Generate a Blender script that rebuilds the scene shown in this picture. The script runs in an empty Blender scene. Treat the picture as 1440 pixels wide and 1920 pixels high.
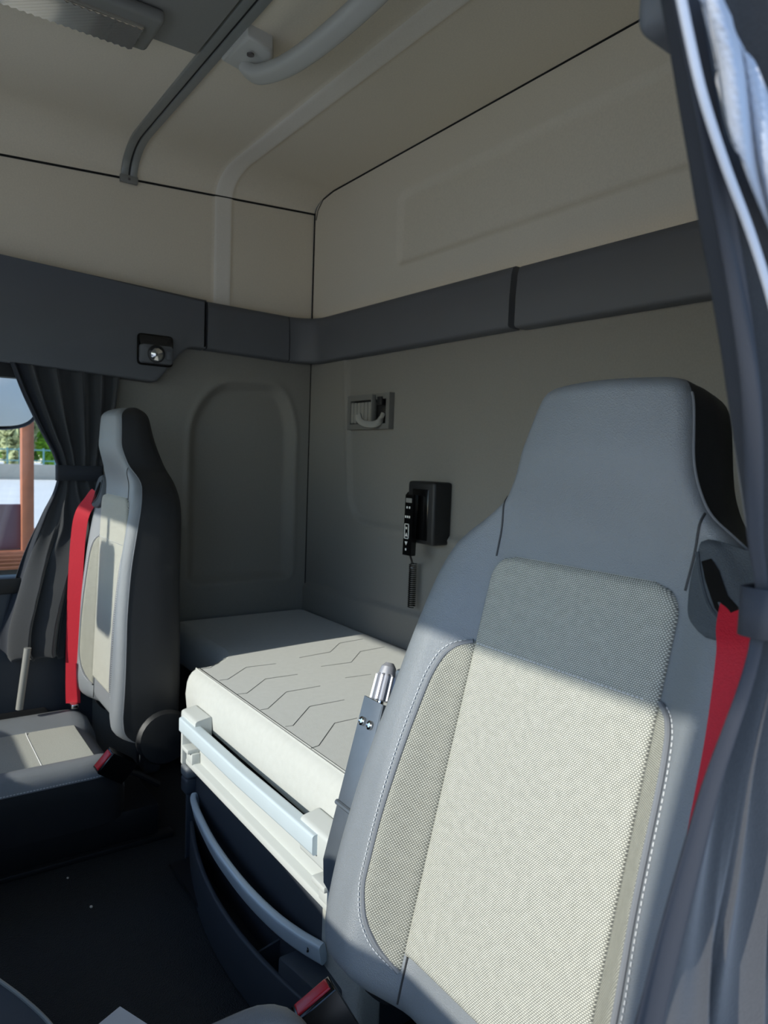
import bpy, bmesh, math, random
import numpy as np
from mathutils import Vector, Matrix
random.seed(4); np.random.seed(4)
S = bpy.context.scene
COL = S.collection

# ------------------------------------------------------------------ camera
FPX = 1331.0
_v1 = np.array([-942.0, -130.0]); _y2 = -30.0
_mX = np.array([_v1[0], _v1[1], FPX]); _mX /= np.linalg.norm(_mX)
_Y = np.array([(FPX*FPX + _v1[1]*_y2)/(-_v1[0]), _y2, FPX]); _Y /= np.linalg.norm(_Y)
_X = -_mX; _Z = np.cross(_X, _Y)
RM = np.array([_X, _Y, _Z])                    # world = RM @ (right, down, forward)
CP = np.array([1.42, 0.0, 1.16])
def ray(p): return RM @ np.array([p[0]-720.0, p[1]-960.0, FPX])
def onx(p, x): d = ray(p); return CP + (x-CP[0])/d[0]*d
def ony(p, y): d = ray(p); return CP + (y-CP[1])/d[1]*d
def onz(p, z): d = ray(p); return CP + (z-CP[2])/d[2]*d
cam = bpy.data.cameras.new('camera'); camo = bpy.data.objects.new('camera', cam); COL.objects.link(camo)
cam.sensor_fit = 'VERTICAL'; cam.sensor_height = 24.0; cam.sensor_width = 18.0
cam.lens = FPX/1920*24.0; cam.clip_start = 0.02; cam.clip_end = 500
r, dn, fw = RM[:, 0], RM[:, 1], RM[:, 2]
camo.matrix_world = Matrix(((r[0], -dn[0], -fw[0], CP[0]), (r[1], -dn[1], -fw[1], CP[1]), (r[2], -dn[2], -fw[2], CP[2]), (0, 0, 0, 1)))
cam.dof.use_dof = True; cam.dof.focus_distance = 1.25; cam.dof.aperture_fstop = 5.0
S.camera = camo

# ------------------------------------------------------------------ light
S.view_settings.view_transform = 'Standard'; S.view_settings.look = 'None'
S.view_settings.exposure = -0.38; S.view_settings.gamma = 1.0; S.view_settings.use_curve_mapping = False
SUN_DIR = Vector((-0.05, 1.0, -0.51)).normalized()
w = bpy.data.worlds.new('World'); S.world = w; w.use_nodes = True
nt = w.node_tree; nt.nodes.clear()
sky = nt.nodes.new('ShaderNodeTexSky'); sky.sky_type = 'NISHITA'; sky.sun_disc = False
sky.sun_elevation = math.radians(27); sky.sun_rotation = math.pi; sky.altitude = 100; sky.ozone_density = 4.0; sky.dust_density = 0.4
bg = nt.nodes.new('ShaderNodeBackground'); bg.inputs[1].default_value = 0.50
ow = nt.nodes.new('ShaderNodeOutputWorld')
nt.links.new(sky.outputs[0], bg.inputs[0]); nt.links.new(bg.outputs[0], ow.inputs[0])
sun = bpy.data.lights.new('sun', 'SUN'); sun.energy = 8.0; sun.angle = math.radians(0.6); sun.color = (1.0, 0.95, 0.875)
suno = bpy.data.objects.new('sun', sun); COL.objects.link(suno)
suno.rotation_euler = SUN_DIR.to_track_quat('-Z', 'Y').to_euler(); suno.location = (0.2, -6, 5)

# ------------------------------------------------------------------ materials
def lin(c): return tuple((x/12.92 if x <= .04045 else ((x+.055)/1.055)**2.4) for x in c)
def hexc(r, g, b): return lin((r/255., g/255., b/255.))
MATS = {}
def mat(name, col, rough=.6, metal=0.0, noise=None, bump=None, spec=None, sheen=0.0, coord='Object', coat=0.0):
    """noise=(scale, amount)  bump=(scale, strength, kind)"""
    m = bpy.data.materials.new(name); m.use_nodes = True; n = m.node_tree; b = n.nodes['Principled BSDF']
    b.inputs['Base Color'].default_value = (*col, 1); b.inputs['Roughness'].default_value = rough; b.inputs['Metallic'].default_value = metal
    if spec is not None: b.inputs['Specular IOR Level'].default_value = spec
    if sheen: b.inputs['Sheen Weight'].default_value = sheen
    if coat: b.inputs['Coat Weight'].default_value = coat
    tc = n.nodes.new('ShaderNodeTexCoord')
    if noise:
        t = n.nodes.new('ShaderNodeTexNoise'); t.inputs['Scale'].default_value = noise[0]; t.inputs['Detail'].default_value = 5
        n.links.new(tc.outputs[coord], t.inputs['Vector'])
        mx = n.nodes.new('ShaderNodeMix'); mx.data_type = 'RGBA'
        a = noise[1]
        mx.inputs['A'].default_value = (*[max(0, c*(1-a)) for c in col], 1); mx.inputs['B'].default_value = (*[min(1, c*(1+a)) for c in col], 1)
        n.links.new(t.outputs['Fac'], mx.inputs['Factor']); n.links.new(mx.outputs['Result'], b.inputs['Base Color'])
    if bump:
        if bump[2] == 'voronoi':
            t = n.nodes.new('ShaderNodeTexVoronoi'); t.inputs['Scale'].default_value = bump[0]; o = t.outputs['Distance']
        else:
            t = n.nodes.new('ShaderNodeTexNoise'); t.inputs['Scale'].default_value = bump[0]; t.inputs['Detail'].default_value = 3; o = t.outputs['Fac']
        n.links.new(tc.outputs[coord], t.inputs['Vector'])
        bp = n.nodes.new('ShaderNodeBump'); bp.inputs['Strength'].default_value = bump[1]; bp.inputs['Distance'].default_value = .002
        n.links.new(o, bp.inputs['Height']); n.links.new(bp.outputs['Normal'], b.inputs['Normal'])
    MATS[name] = m
    return m
def weave(name, light, dark, pu, pv, rough=.85, strength=.6, coord='UV'):
    m = bpy.data.materials.new(name); m.use_nodes = True; n = m.node_tree; b = n.nodes['Principled BSDF']
    b.inputs['Roughness'].default_value = rough; b.inputs['Specular IOR Level'].default_value = .2
    tc = n.nodes.new('ShaderNodeTexCoord'); sp = n.nodes.new('ShaderNodeSeparateXYZ'); n.links.new(tc.outputs[coord], sp.inputs[0])
    def M(op, a, bb=None):
        q = n.nodes.new('ShaderNodeMath'); q.operation = op
        for i, v in enumerate((a, bb)):
            if v is None: continue
            if isinstance(v, (int, float)): q.inputs[i].default_value = v
            else: n.links.new(v, q.inputs[i])
        return q.outputs[0]
    row = M('FLOOR', M('MULTIPLY', sp.outputs[1], 1/pv))
    sh = M('MULTIPLY', row, .5)
    fu = M('FRACT', M('ADD', M('MULTIPLY', sp.outputs[0], 1/pu), sh)); fv = M('FRACT', M('MULTIPLY', sp.outputs[1], 1/pv))
    du = M('ABSOLUTE', M('SUBTRACT', fu, .5)); dv = M('ABSOLUTE', M('SUBTRACT', fv, .5))
    h = M('SUBTRACT', 1.0, M('ADD', M('MULTIPLY', du, 1.1), M('MULTIPLY', dv, 1.1)))      # 1 centre .. -0.1
    no = n.nodes.new('ShaderNodeTexNoise'); no.inputs['Scale'].default_value = 90; n.links.new(tc.outputs[coord], no.inputs['Vector'])
    h2 = M('ADD', h, M('MULTIPLY', M('SUBTRACT', no.outputs['Fac'], .5), .12))
    rp = n.nodes.new('ShaderNodeValToRGB'); rp.color_ramp.elements[0].position = .3; rp.color_ramp.elements[1].position = .62
    rp.color_ramp.elements[0].color = (*dark, 1); rp.color_ramp.elements[1].color = (*light, 1)
    n.links.new(h2, rp.inputs[0]); n.links.new(rp.outputs[0], b.inputs['Base Color'])
    bp = n.nodes.new('ShaderNodeBump'); bp.inputs['Strength'].default_value = strength; bp.inputs['Distance'].default_value = .0012
    n.links.new(h, bp.inputs['Height']); n.links.new(bp.outputs[0], b.inputs['Normal'])
    MATS[name] = m; return m
mat('headliner', hexc(224, 213, 192), .95, noise=(220, .10), bump=(700, .25, 'noise'), spec=.1)
mat('wallfabric', hexc(128, 126, 121), .95, noise=(220, .10), bump=(700, .25, 'noise'), spec=.1)
mat('hatchgrey', hexc(150, 149, 145), .8, noise=(150, .04), spec=.2)
mat('trimdark', hexc(87, 90, 95), .62, noise=(8, .05), bump=(1500, .12, 'voronoi'))
mat('seam', hexc(18, 18, 17), .9)
mat('vinyl', hexc(115, 119, 123), .5, noise=(14, .07), bump=(900, .35, 'voronoi'), spec=.95)
mat('dashgrey', hexc(172, 170, 164), .7, noise=(10, .05), bump=(1300, .12, 'voronoi'))
mat('vinylblack', hexc(36, 37, 39), .5, noise=(14, .08), bump=(900, .2, 'voronoi'))
mat('thread', hexc(205, 205, 205), .8)
mat('piping', hexc(112, 114, 118), .5)
weave('seatweave', hexc(212, 209, 196), hexc(82, 84, 80), .0030, .0022)
weave('insertweave', hexc(192, 189, 175), hexc(76, 77, 72), .0028, .0022)
mat('cushionweave', hexc(168, 168, 160), .9, noise=(350, .25), bump=(600, .3, 'noise'), spec=.15)
mat('suede', hexc(186, 187, 182), .95, noise=(60, .07), bump=(400, .2, 'noise'), sheen=.2, spec=.1)
mat('quilt', hexc(128, 130, 128), .95)
mat('plasticlight', hexc(190, 193, 190), .55, noise=(12, .03), bump=(1500, .08, 'voronoi'))
mat('silver', hexc(200, 212, 218), .35, metal=.12, noise=(20, .04))
mat('plasticnavy', hexc(58, 63, 70), .55, noise=(10, .06), bump=(1300, .12, 'voronoi'))
mat('plasticblack', hexc(26, 27, 29), .5, noise=(12, .1), bump=(1300, .12, 'voronoi'))
mat('glossblack', hexc(12, 12, 13), .18)
mat('guideplastic', hexc(66, 72, 78), .6, bump=(1100, .5, 'voronoi'))
mat('rubber', hexc(30, 32, 33), .75, noise=(60, .25), bump=(320, .9, 'voronoi'))
mat('curtain', hexc(60, 61, 63), .95, noise=(400, .18), bump=(900, .35, 'noise'), sheen=.3, spec=.1)
mat('lining', hexc(150, 158, 172), .45, noise=(30, .05), bump=(500, .15, 'noise'), sheen=.2)
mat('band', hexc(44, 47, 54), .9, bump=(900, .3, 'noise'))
mat('belt', hexc(184, 14, 38), .7, noise=(300, .15), bump=(700, .4, 'noise'))
mat('redplastic', hexc(205, 28, 42), .3)
mat('steel', hexc(108, 115, 123), .45, metal=.6, noise=(40, .12), bump=(300, .06, 'noise'))
mat('knobmetal', hexc(170, 170, 176), .4, metal=.5)
mat('chrome', hexc(215, 215, 215), .15, metal=1.0)
mat('alu', hexc(150, 152, 148), .4, metal=.35, noise=(60, .06))
mat('greyplastic', hexc(132, 131, 126), .6, bump=(1200, .1, 'voronoi'))
mat('handlegrey', hexc(192, 190, 182), .6, bump=(1200, .1, 'voronoi'))
mat('lamplens', hexc(214, 208, 196), .08, metal=.75)
mat('ventgrey', hexc(104, 104, 101), .65, bump=(1200, .1, 'voronoi'))
mat('screwcap', hexc(96, 90, 88), .6)
mat('white', hexc(225, 228, 232), .7)
mat('paper', hexc(232, 234, 238), .8, noise=(40, .03))
mat('print', hexc(225, 225, 220), .6)
mat('crumb', hexc(220, 214, 200), .8)
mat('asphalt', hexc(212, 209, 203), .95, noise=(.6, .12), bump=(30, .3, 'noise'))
mat('grass', hexc(120, 136, 78), .95, noise=(2, .25))
mat('concrete', hexc(150, 148, 142), .95, noise=(3, .1))
mat('fence', hexc(104, 148, 150), .6)
mat('rust', hexc(150, 92, 66), .8, noise=(14, .25))
mat('maroon', hexc(92, 66, 74), .5, noise=(5, .15))
mat('leafdark', hexc(92, 128, 58), .9, noise=(3, .45))
mat('leafpale', hexc(166, 172, 128), .9, noise=(3, .35))
mat('leafbright', hexc(140, 190, 60), .9, noise=(3, .35))
mat('bark', hexc(150, 140, 118), .9, noise=(10, .2))
mat('mirrorpale', hexc(236, 232, 222), .5, noise=(6, .05))
mat('bodypaint', hexc(188, 200, 218), .3, coat=.4)
def glassmat(name, tint, gloss):
    m = bpy.data.materials.new(name); m.use_nodes = True; n = m.node_tree; n.nodes.clear()
    o = n.nodes.new('ShaderNodeOutputMaterial'); t = n.nodes.new('ShaderNodeBsdfTransparent'); t.inputs[0].default_value = (*tint, 1)
    g = n.nodes.new('ShaderNodeBsdfGlossy'); g.inputs['Roughness'].default_value = .02; mx = n.nodes.new('ShaderNodeMixShader'); mx.inputs[0].default_value = gloss
    n.links.new(t.outputs[0], mx.inputs[1]); n.links.new(g.outputs[0], mx.inputs[2]); n.links.new(mx.outputs[0], o.inputs[0]); MATS[name] = m
glassmat('glass', (.93, .95, .94), .06)
glassmat('lens', (.85, .85, .82), .25)

# ------------------------------------------------------------------ helpers
def link(name, me, m=None, parent=None, smooth=True, ang=38):
    o = bpy.data.objects.new(name, me); COL.objects.link(o)
    if m: me.materials.append(MATS[m])
    if smooth:
        me.polygons.foreach_set('use_smooth', [True]*len(me.polygons))
        me.set_sharp_from_angle(angle=math.radians(ang))
    if parent is not None: o.parent = parent
    return o
def pyd(name, V, F, m=None, parent=None, smooth=True, ang=38, uv=None, fix=True):
    me = bpy.data.meshes.new(name); me.from_pydata([tuple(map(float, v)) for v in V], [], F)
    if uv is not None:
        l = me.uv_layers.new(name='UVMap')
        for lp in me.loops: l.data[lp.index].uv = uv[lp.vertex_index]
    if fix:
        b = bmesh.new(); b.from_mesh(me); bmesh.ops.recalc_face_normals(b, faces=b.faces); b.to_mesh(me); b.free()
    me.update()
    return link(name, me, m, parent, smooth, ang)
def bm_obj(name, b, m=None, parent=None, smooth=True, ang=38):
    me = bpy.data.meshes.new(name); bmesh.ops.recalc_face_normals(b, faces=b.faces); b.to_mesh(me); b.free()
    return link(name, me, m, parent, smooth, ang)
def tag(o, label, cat, group=None, kind=None):
    o['label'] = label; o['category'] = cat
    if group: o['group'] = group
    if kind: o['kind'] = kind
    return o
def empty(name, loc, label, cat, group=None, kind=None):
    o = bpy.data.objects.new(name, None); COL.objects.link(o); o.location = loc; o.empty_display_size = .05
    bpy.context.view_layer.update()
    return tag(o, label, cat, group, kind)
def adopt(root):
    """children were built in world space: keep them there under a root placed elsewhere"""
    inv = Matrix.Translation(root.location).inverted()
    for c in root.children: c.matrix_parent_inverse = inv
def box(name, lo, hi, m, parent=None, bev=.0, seg=2):
    b = bmesh.new(); bmesh.ops.create_cube(b, size=1)
    lo, hi = Vector(lo), Vector(hi)
    for v in b.verts: v.co = Vector([(lo[i]+hi[i])/2 + v.co[i]*(hi[i]-lo[i]) for i in range(3)])
    if bev: bmesh.ops.bevel(b, geom=list(b.edges), offset=bev, segments=seg, affect='EDGES', profile=.5)
    return bm_obj(name, b, m, parent)
def prism(name, poly, off, m, parent=None, bev=0., seg=2):
    """poly: 3D points of the front face, off: vector to the back face"""
    b = bmesh.new(); off = Vector(off)
    a = [b.verts.new(Vector(p)) for p in poly]; c = [b.verts.new(Vector(p)+off) for p in poly]; n = len(poly)
    f = b.faces.new(a); b.faces.new(c[::-1])
    for i in range(n): b.faces.new((a[i], c[i], c[(i+1) % n], a[(i+1) % n]))
    bmesh.ops.recalc_face_normals(b, faces=b.faces)
    if bev: bmesh.ops.bevel(b, geom=list(f.edges), offset=bev, segments=seg, affect='EDGES', profile=.5)
    return bm_obj(name, b, m, parent)
def spline(P, n=8, closed=False):
    P = [np.array(p, float) for p in P]; out = []; N = len(P)
    for i in range(N if closed else N-1):
        if closed: p0, p1, p2, p3 = P[i-1], P[i], P[(i+1) % N], P[(i+2) % N]
        else: p0, p1, p2, p3 = P[max(i-1, 0)], P[i], P[i+1], P[min(i+2, N-1)]
        for k in range(n):
            t = k/n; out.append(.5*((2*p1)+(-p0+p2)*t+(2*p0-5*p1+4*p2-p3)*t*t+(-p0+3*p1-3*p2+p3)*t**3))
    if not closed: out.append(P[-1])
    return out
def roundpoly(pts, r, n=5):
    """2D polygon with rounded corners; r scalar or list"""
    out = []; N = len(pts)
    for i in range(N):
        p, a, b = np.array(pts[i], float), np.array(pts[i-1], float), np.array(pts[(i+1) % N], float)
        rr = r[i] if isinstance(r, (list, tuple)) else r
        da, db = a-p, b-p; la, lb = np.linalg.norm(da), np.linalg.norm(db)
        rr = min(rr, la*.49, lb*.49)
        A, B = p+da/la*rr, p+db/lb*rr
        for k in range(n+1):
            t = k/n; out.append((1-t)**2*A+2*t*(1-t)*p+t*t*B)
    return out
def tube(name, P, rad, m, parent=None, seg=8, caps=True):
    P = [np.array(p, float) for p in P]; N = len(P)
    V, F = [], []
    t = P[1]-P[0]; t /= np.linalg.norm(t)
    up = np.array([0, 0, 1.]) if abs(t[2]) < .9 else np.array([1., 0, 0])
    nx = np.cross(t, up); nx /= np.linalg.norm(nx)
    for i in range(N):
        t = P[min(i+1, N-1)]-P[max(i-1, 0)]; t /= (np.linalg.norm(t)+1e-12)
        nx = nx - t*np.dot(nx, t); nx /= (np.linalg.norm(nx)+1e-12); ny = np.cross(t, nx)
        rr = rad[i] if hasattr(rad, '__len__') else rad
        for k in range(seg):
            a = 2*math.pi*k/seg; V.append(P[i]+rr*(math.cos(a)*nx+math.sin(a)*ny))
    for i in range(N-1):
        for k in range(seg): F.append((i*seg+k, i*seg+(k+1) % seg, (i+1)*seg+(k+1) % seg, (i+1)*seg+k))
    if caps: F.append(tuple(range(seg))[::-1]); F.append(tuple((N-1)*seg+k for k in range(seg)))
    return pyd(name, V, F, m, parent)
def sweep(name, P, prof, ups, m, parent=None, closed_prof=True, scale=None):
    """sweep 2D profile (side, up) along P; ups = up vector or list"""
    P = [np.array(p, float) for p in P]; N = len(P); K = len(prof); V, F = [], []
    for i in range(N):
        t = P[min(i+1, N-1)]-P[max(i-1, 0)]; t /= np.linalg.norm(t)
        u = np.array(ups[i] if isinstance(ups, list) else ups, float); u = u-t*np.dot(u, t); u /= np.linalg.norm(u); s = np.cross(t, u)
        sc = scale[i] if scale is not None else 1.
        for q in prof: V.append(P[i]+s*q[0]*sc+u*q[1]*sc)
    for i in range(N-1):
        for k in range(K if closed_prof else K-1): F.append((i*K+k, i*K+(k+1) % K, (i+1)*K+(k+1) % K, (i+1)*K+k))
    if closed_prof: F.append(tuple(range(K))[::-1]); F.append(tuple((N-1)*K+k for k in range(K)))
    return pyd(name, V, F, m, parent)
def rrect(w, h, r, n=4): return [tuple(p) for p in roundpoly([(-w/2, -h/2), (w/2, -h/2), (w/2, h/2), (-w/2, h/2)], r, n)]
def lathe(name, prof, c, axis, m, parent=None, seg=24):
    """prof: (radius, height) list along axis from c"""
    ax = Vector(axis).normalized(); q = ax.to_track_quat('Z', 'Y'); V, F = [], []
    for (rr, h) in prof:
        for k in range(seg):
            a = 2*math.pi*k/seg; V.append(Vector(c)+q @ Vector((rr*math.cos(a), rr*math.sin(a), h)))
    for i in range(len(prof)-1):
        for k in range(seg): F.append((i*seg+k, i*seg+(k+1) % seg, (i+1)*seg+(k+1) % seg, (i+1)*seg+k))
    F.append(tuple(range(seg))[::-1]); F.append(tuple((len(prof)-1)*seg+k for k in range(seg)))
    return pyd(name, V, F, m, parent)
def sdpoly(U, Vv, poly):
    P = np.array(poly, float); n = len(P); d = np.full(U.shape, 1e9); ins = np.zeros(U.shape, bool)
    for i in range(n):
        a, b = P[i], P[(i+1) % n]; e = b-a
        wx, wy = U-a[0], Vv-a[1]; t = np.clip((wx*e[0]+wy*e[1])/np.dot(e, e), 0, 1)
        d = np.minimum(d, np.hypot(wx-t*e[0], wy-t*e[1]))
        c = ((a[1] > Vv) != (b[1] > Vv)) & (U < (b[0]-a[0])*(Vv-a[1])/((b[1]-a[1]) or 1e-9)+a[0]); ins ^= c
    return np.where(ins, -d, d)
def sst(x): x = np.clip(x, 0, 1); return x*x*(3-2*x)
def grid(name, us, vs, fn, m, parent=None, keep=None):
    """fn(U,V)-> X,Y,Z arrays"""
    U, V = np.meshgrid(us, vs); X, Y, Z = fn(U, V); nu, nv = len(us), len(vs)
    Vt = np.stack([X.ravel(), Y.ravel(), Z.ravel()], 1)
    F = []
    for j in range(nv-1):
        for i in range(nu-1):
            if keep is not None and not keep(.5*(us[i]+us[i+1]), .5*(vs[j]+vs[j+1])): continue
            F.append((j*nu+i, j*nu+i+1, (j+1)*nu+i+1, (j+1)*nu+i))
    return pyd(name, Vt, F, m, parent, ang=60, fix=False)

XL, XR, YB, YF = -1.18, 1.20, 1.45, -0.80
# ------------------------------------------------------------------ structure
def n_(a, b, s): return np.linspace(a, b, max(2, int(round((b-a)/s))+1))
fl = box('floor', (XL-.04, YF-.1, -.06), (XR+.06, YB+.05, 0), 'rubber'); tag(fl, 'black textured rubber cab floor', 'floor', kind='structure')
seamz = lambda y: 2.08+.06*(y-.316)
def rib(y): return .006*(sst((y-1.015)/.018)-sst((y-1.085)/.018))
def ceil_fn(T, Yv):                      # T: arc-length-like parameter from wall seam to the right
    zs = seamz(Yv); R = .17
    a = np.clip(T/.24, 0, 1)*math.pi/2
    X = np.where(T < .24, XL+R*(1-np.cos(a)), XL+R+(T-.24))
    Z = np.where(T < .24, zs+(2.2-zs)*np.sin(a), 2.2)
    d = rib(Yv)*sst((T)/.02)
    NX, NZ = np.where(T < .24, np.cos(a), 0), np.where(T < .24, -np.sin(a), -1.)
    return X+NX*d, Yv, Z+NZ*d
ts = np.concatenate([n_(0, .24, .012), n_(.26, .24+XR-XL-.17, .05)])
ys = np.concatenate([n_(YF-.1, .95, .06), n_(.98, 1.13, .005), n_(1.15, YB-.003, .03)])
ce = grid('ceiling', ts, ys, ceil_fn, 'headliner'); tag(ce, 'beige grey fabric headliner curving into the side wall', 'ceiling', kind='structure')
# outer skin of the cab behind the lining
skin = box('wall_skin', (XL-.07, .63, -.02), (XL-.055, YB+.07, 2.28), 'bodypaint'); skin.name = 'trim_10'; tag(skin, 'painted outer cab skin behind the side lining', 'cab skin', kind='structure')
box('skin_panel', (XL-.07, YF-.14, 1.47), (XL-.055, .63, 2.28), 'bodypaint', skin)
box('skin_panel', (XL-.07, YB+.055, -.02), (XR+.07, YB+.07, 2.28), 'bodypaint', skin)
box('skin_panel', (XL-.07, YF-.14, 2.27), (XR+.07, YB+.07, 2.285), 'bodypaint', skin)
mr_ = MATS['headliner'].copy(); mr_.name = 'headliner_lighter'  # lighter copy of the headliner colour for the rib strip
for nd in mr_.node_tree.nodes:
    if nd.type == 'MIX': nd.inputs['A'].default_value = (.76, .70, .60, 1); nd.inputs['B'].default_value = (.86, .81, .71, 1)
def pressed(o):  # puts the lighter headliner on faces along the rib
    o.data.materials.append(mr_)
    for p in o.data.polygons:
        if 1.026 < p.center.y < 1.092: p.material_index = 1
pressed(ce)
# left wall: lower side panel with pressed recess, upper panel
rec = roundpoly([(.935, .655), (.935, 1.30), (1.04, 1.445), (1.32, 1.455), (1.388, 1.32), (1.388, .655)], [.05, .09, .10, .10, .09, .05], 6)
def wl_fn(Yv, Zv):
    sd = sdpoly(Yv, Zv, rec)
    d = -.030*sst(-sd/.045) + .004*np.exp(-(sd/.012)**2)
    return XL+d, Yv, Zv
wl = grid('wall_left', n_(.60, YB-.004, .0075), n_(0, 1.56, .0075), wl_fn, 'wallfabric'); tag(wl, 'grey fabric side wall with a tall pressed recess beside the bunk', 'wall', kind='structure')
def wlu_fn(Yv, T):
    zt = seamz(Yv)-.005; Z = 1.70+(zt-1.70)*T
    return XL-.006+rib(Yv), Yv, Z
wlu = grid('upper_panel', ys, np.linspace(0, 1, 12), wlu_fn, 'headliner', wl)
box('sun_blocker', (XL-.01, .755, 0), (-1.068, .815, .90), 'plasticnavy', wl, .018, 3)  # unseen box, added to stop a stray sun strip on wall and mattress
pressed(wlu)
# rear wall
recu = roundpoly([(-.605, 1.82), (-.61, 2.07), (1.05, 2.07), (1.05, 1.82)], .04, 6)
recl = roundpoly([(-.93, 1.62), (-.855, .925), (1.0, .90), (1.0, 1.62)], [.02, .12, .12, .02], 8)
def wr_fn(X, Z):
    d = .012*sst(-sdpoly(X, Z, recu)/.022) + .010*sst(-sdpoly(X, Z, recl)/.018) - .004*np.exp(-(sdpoly(X, Z, recl)/.009)**2)
    d = d - .014*(1-sst((Z-(.63+.03*(X+1)))/.012))
    zt = 2.196
    cx = np.clip((XL+.10-X)/.10, 0, 1); drop = (1-np.sqrt(np.clip(1-cx*cx, 0, 1)))*.06
    Z2 = np.where(Z > 1.7, 1.7+(Z-1.7)*((zt-drop-1.7)/(zt-1.7)), Z)
    return X, YB+d, Z2
wr = grid('wall_rear', n_(XL+.002, XR+.03, .010), n_(0, 1.62, .0085), wr_fn, 'wallfabric')
grid('upper_panel', n_(XL+.002, XR+.03, .010), n_(1.62, 2.196, .0085), wr_fn, 'headliner', wr); tag(wr, 'grey fabric rear wall with pressed panels above and behind the bunk', 'wall', kind='structure')
# dark gaps between the panels
g = tube('trim_1', [(XL-.004, YB+.003, z) for z in (0, .8, 1.6, 2.15)], .005, 'seam', seg=6); tag(g, 'thin dark joint in the corner between side and rear wall', 'joint', kind='structure')
g = tube('trim_2', [(XL-.006, y, seamz(y)-.002) for y in (-.9, .3, 1.46)], .0045, 'seam', seg=6); tag(g, 'thin dark joint between headliner and side wall', 'joint', kind='structure')
P = [(XL+.008, YB+.001, 2.12), (XL+.02, YB+.001, 2.155), (XL+.06, YB+.001, 2.187), (XL+.14, YB+.001, 2.198), (0, YB+.001, 2.199), (1.2, YB+.001, 2.199)]
g = tube('trim_3', P, .0035, 'seam', seg=6); tag(g, 'thin dark joint between headliner and rear wall', 'joint', kind='structure')
# right wall behind the door opening, right upper
wrt = box('wall_right', (XR, .60, 0), (XR+.04, YB+.04, 2.25), 'wallfabric'); tag(wrt, 'grey fabric side wall behind the driver seat', 'wall', kind='structure')
box('upper_panel', (XR, YF-.1, 1.72), (XR+.04, .60, 2.25), 'wallfabric', wrt)
# front bulkhead: below the windscreen, header above, pillars
wf = box('wall_front', (XL-.05, YF-.14, 0), (XR+.05, YF-.10, .78), 'plasticblack'); tag(wf, 'dark cab front bulkhead under the windscreen', 'wall', kind='structure')
prism('header', [(XL-.05, y, z) for y, z in ((YF-.13, 1.715), (-.70, 1.69), (-.70, 2.25), (YF-.13, 2.25))], (XR-XL+.1, 0, 0), 'headliner', wf, .005)
box('pillar', (XL-.05, YF-.14, .7), (XL+.05, YF-.02, 1.87), 'trimdark', wf, .02)
box('pillar', (XR-.06, YF-.14, .7), (XR+.042, YF-.02, 1.87), 'trimdark', wf, .02)
wi = box('window_2', (XL+.04, YF-.125, .77), (XR-.04, YF-.119, 1.86), 'glass'); tag(wi, 'clear cab windscreen', 'window', kind='structure')

# passenger door with window
dr = empty('door_1', (XL, 0, 0), 'dark passenger door with side window', 'door', kind='structure')
box('door_panel', (XL-.03, YF-.1, .02), (XL+.01, .60, .70), 'plasticnavy', dr, .006)
box('window_sill', (XL-.05, YF-.1, .68), (XL+.03, .60, .735), 'plasticblack', dr, .012)
box('window_frame', (XL-.05, YF-.1, 1.385), (XL-.005, .60, 1.48), 'plasticblack', dr, .006)
box('window_frame', (XL-.05, .52, .70), (XL-.012, .66, 1.45), 'plasticblack', dr, .006)
box('window_frame', (XL-.05, YF-.1, .70), (XL-.012, YF+.06, 1.45), 'plasticblack', dr, .006)
box('outer_sill', (XL-.095, YF-.1, .66), (XL-.055, .62, .715), 'bodypaint', dr, .012)
box('door_pocket', (XL, -.5, .10), (XL+.06, .45, .28), 'plasticblack', dr, .012)
adopt(dr)
wn = box('window_1', (XL-.036, YF+.05, .715), (XL-.031, .53, 1.39), 'glass'); tag(wn, 'clear side window in the passenger door', 'window', kind='structure')

# ---- dark trim band and side consoles
def onxz(px, x): p = onx(px, x); return (p[1], p[2])
XC = XL+.055
con = [(.30-1.1, 1.80), (.31, 1.757), (.98, 1.722), (.98, 1.545), (.915, 1.545), (.885, 1.52), (.80, 1.407), (.31, 1.432), (-.8, 1.49)]
def console(name, s, lab):
    x0 = XC if s < 0 else -XC
    cc = con if s < 0 else [(.385, 1.757)]+con[2:7]+[(.385, 1.428)]
    c2 = roundpoly(cc, .014, 4) if s > 0 else roundpoly(con, [.0, .0, .004, .004, .04, .02, .02, .0, .0], 4)
    o = prism(name, [(x0, p[0], p[1]) for p in c2], (s*.06, 0, 0), 'trimdark', None, .010, 3)
    return tag(o, lab, 'trim panel', kind='structure')
console('trim_4', -1, 'long dark grey trim panel over the passenger window holding the reading lamp')
console('trim_5', 1, 'dark grey trim panel over the driver door opening')
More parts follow.
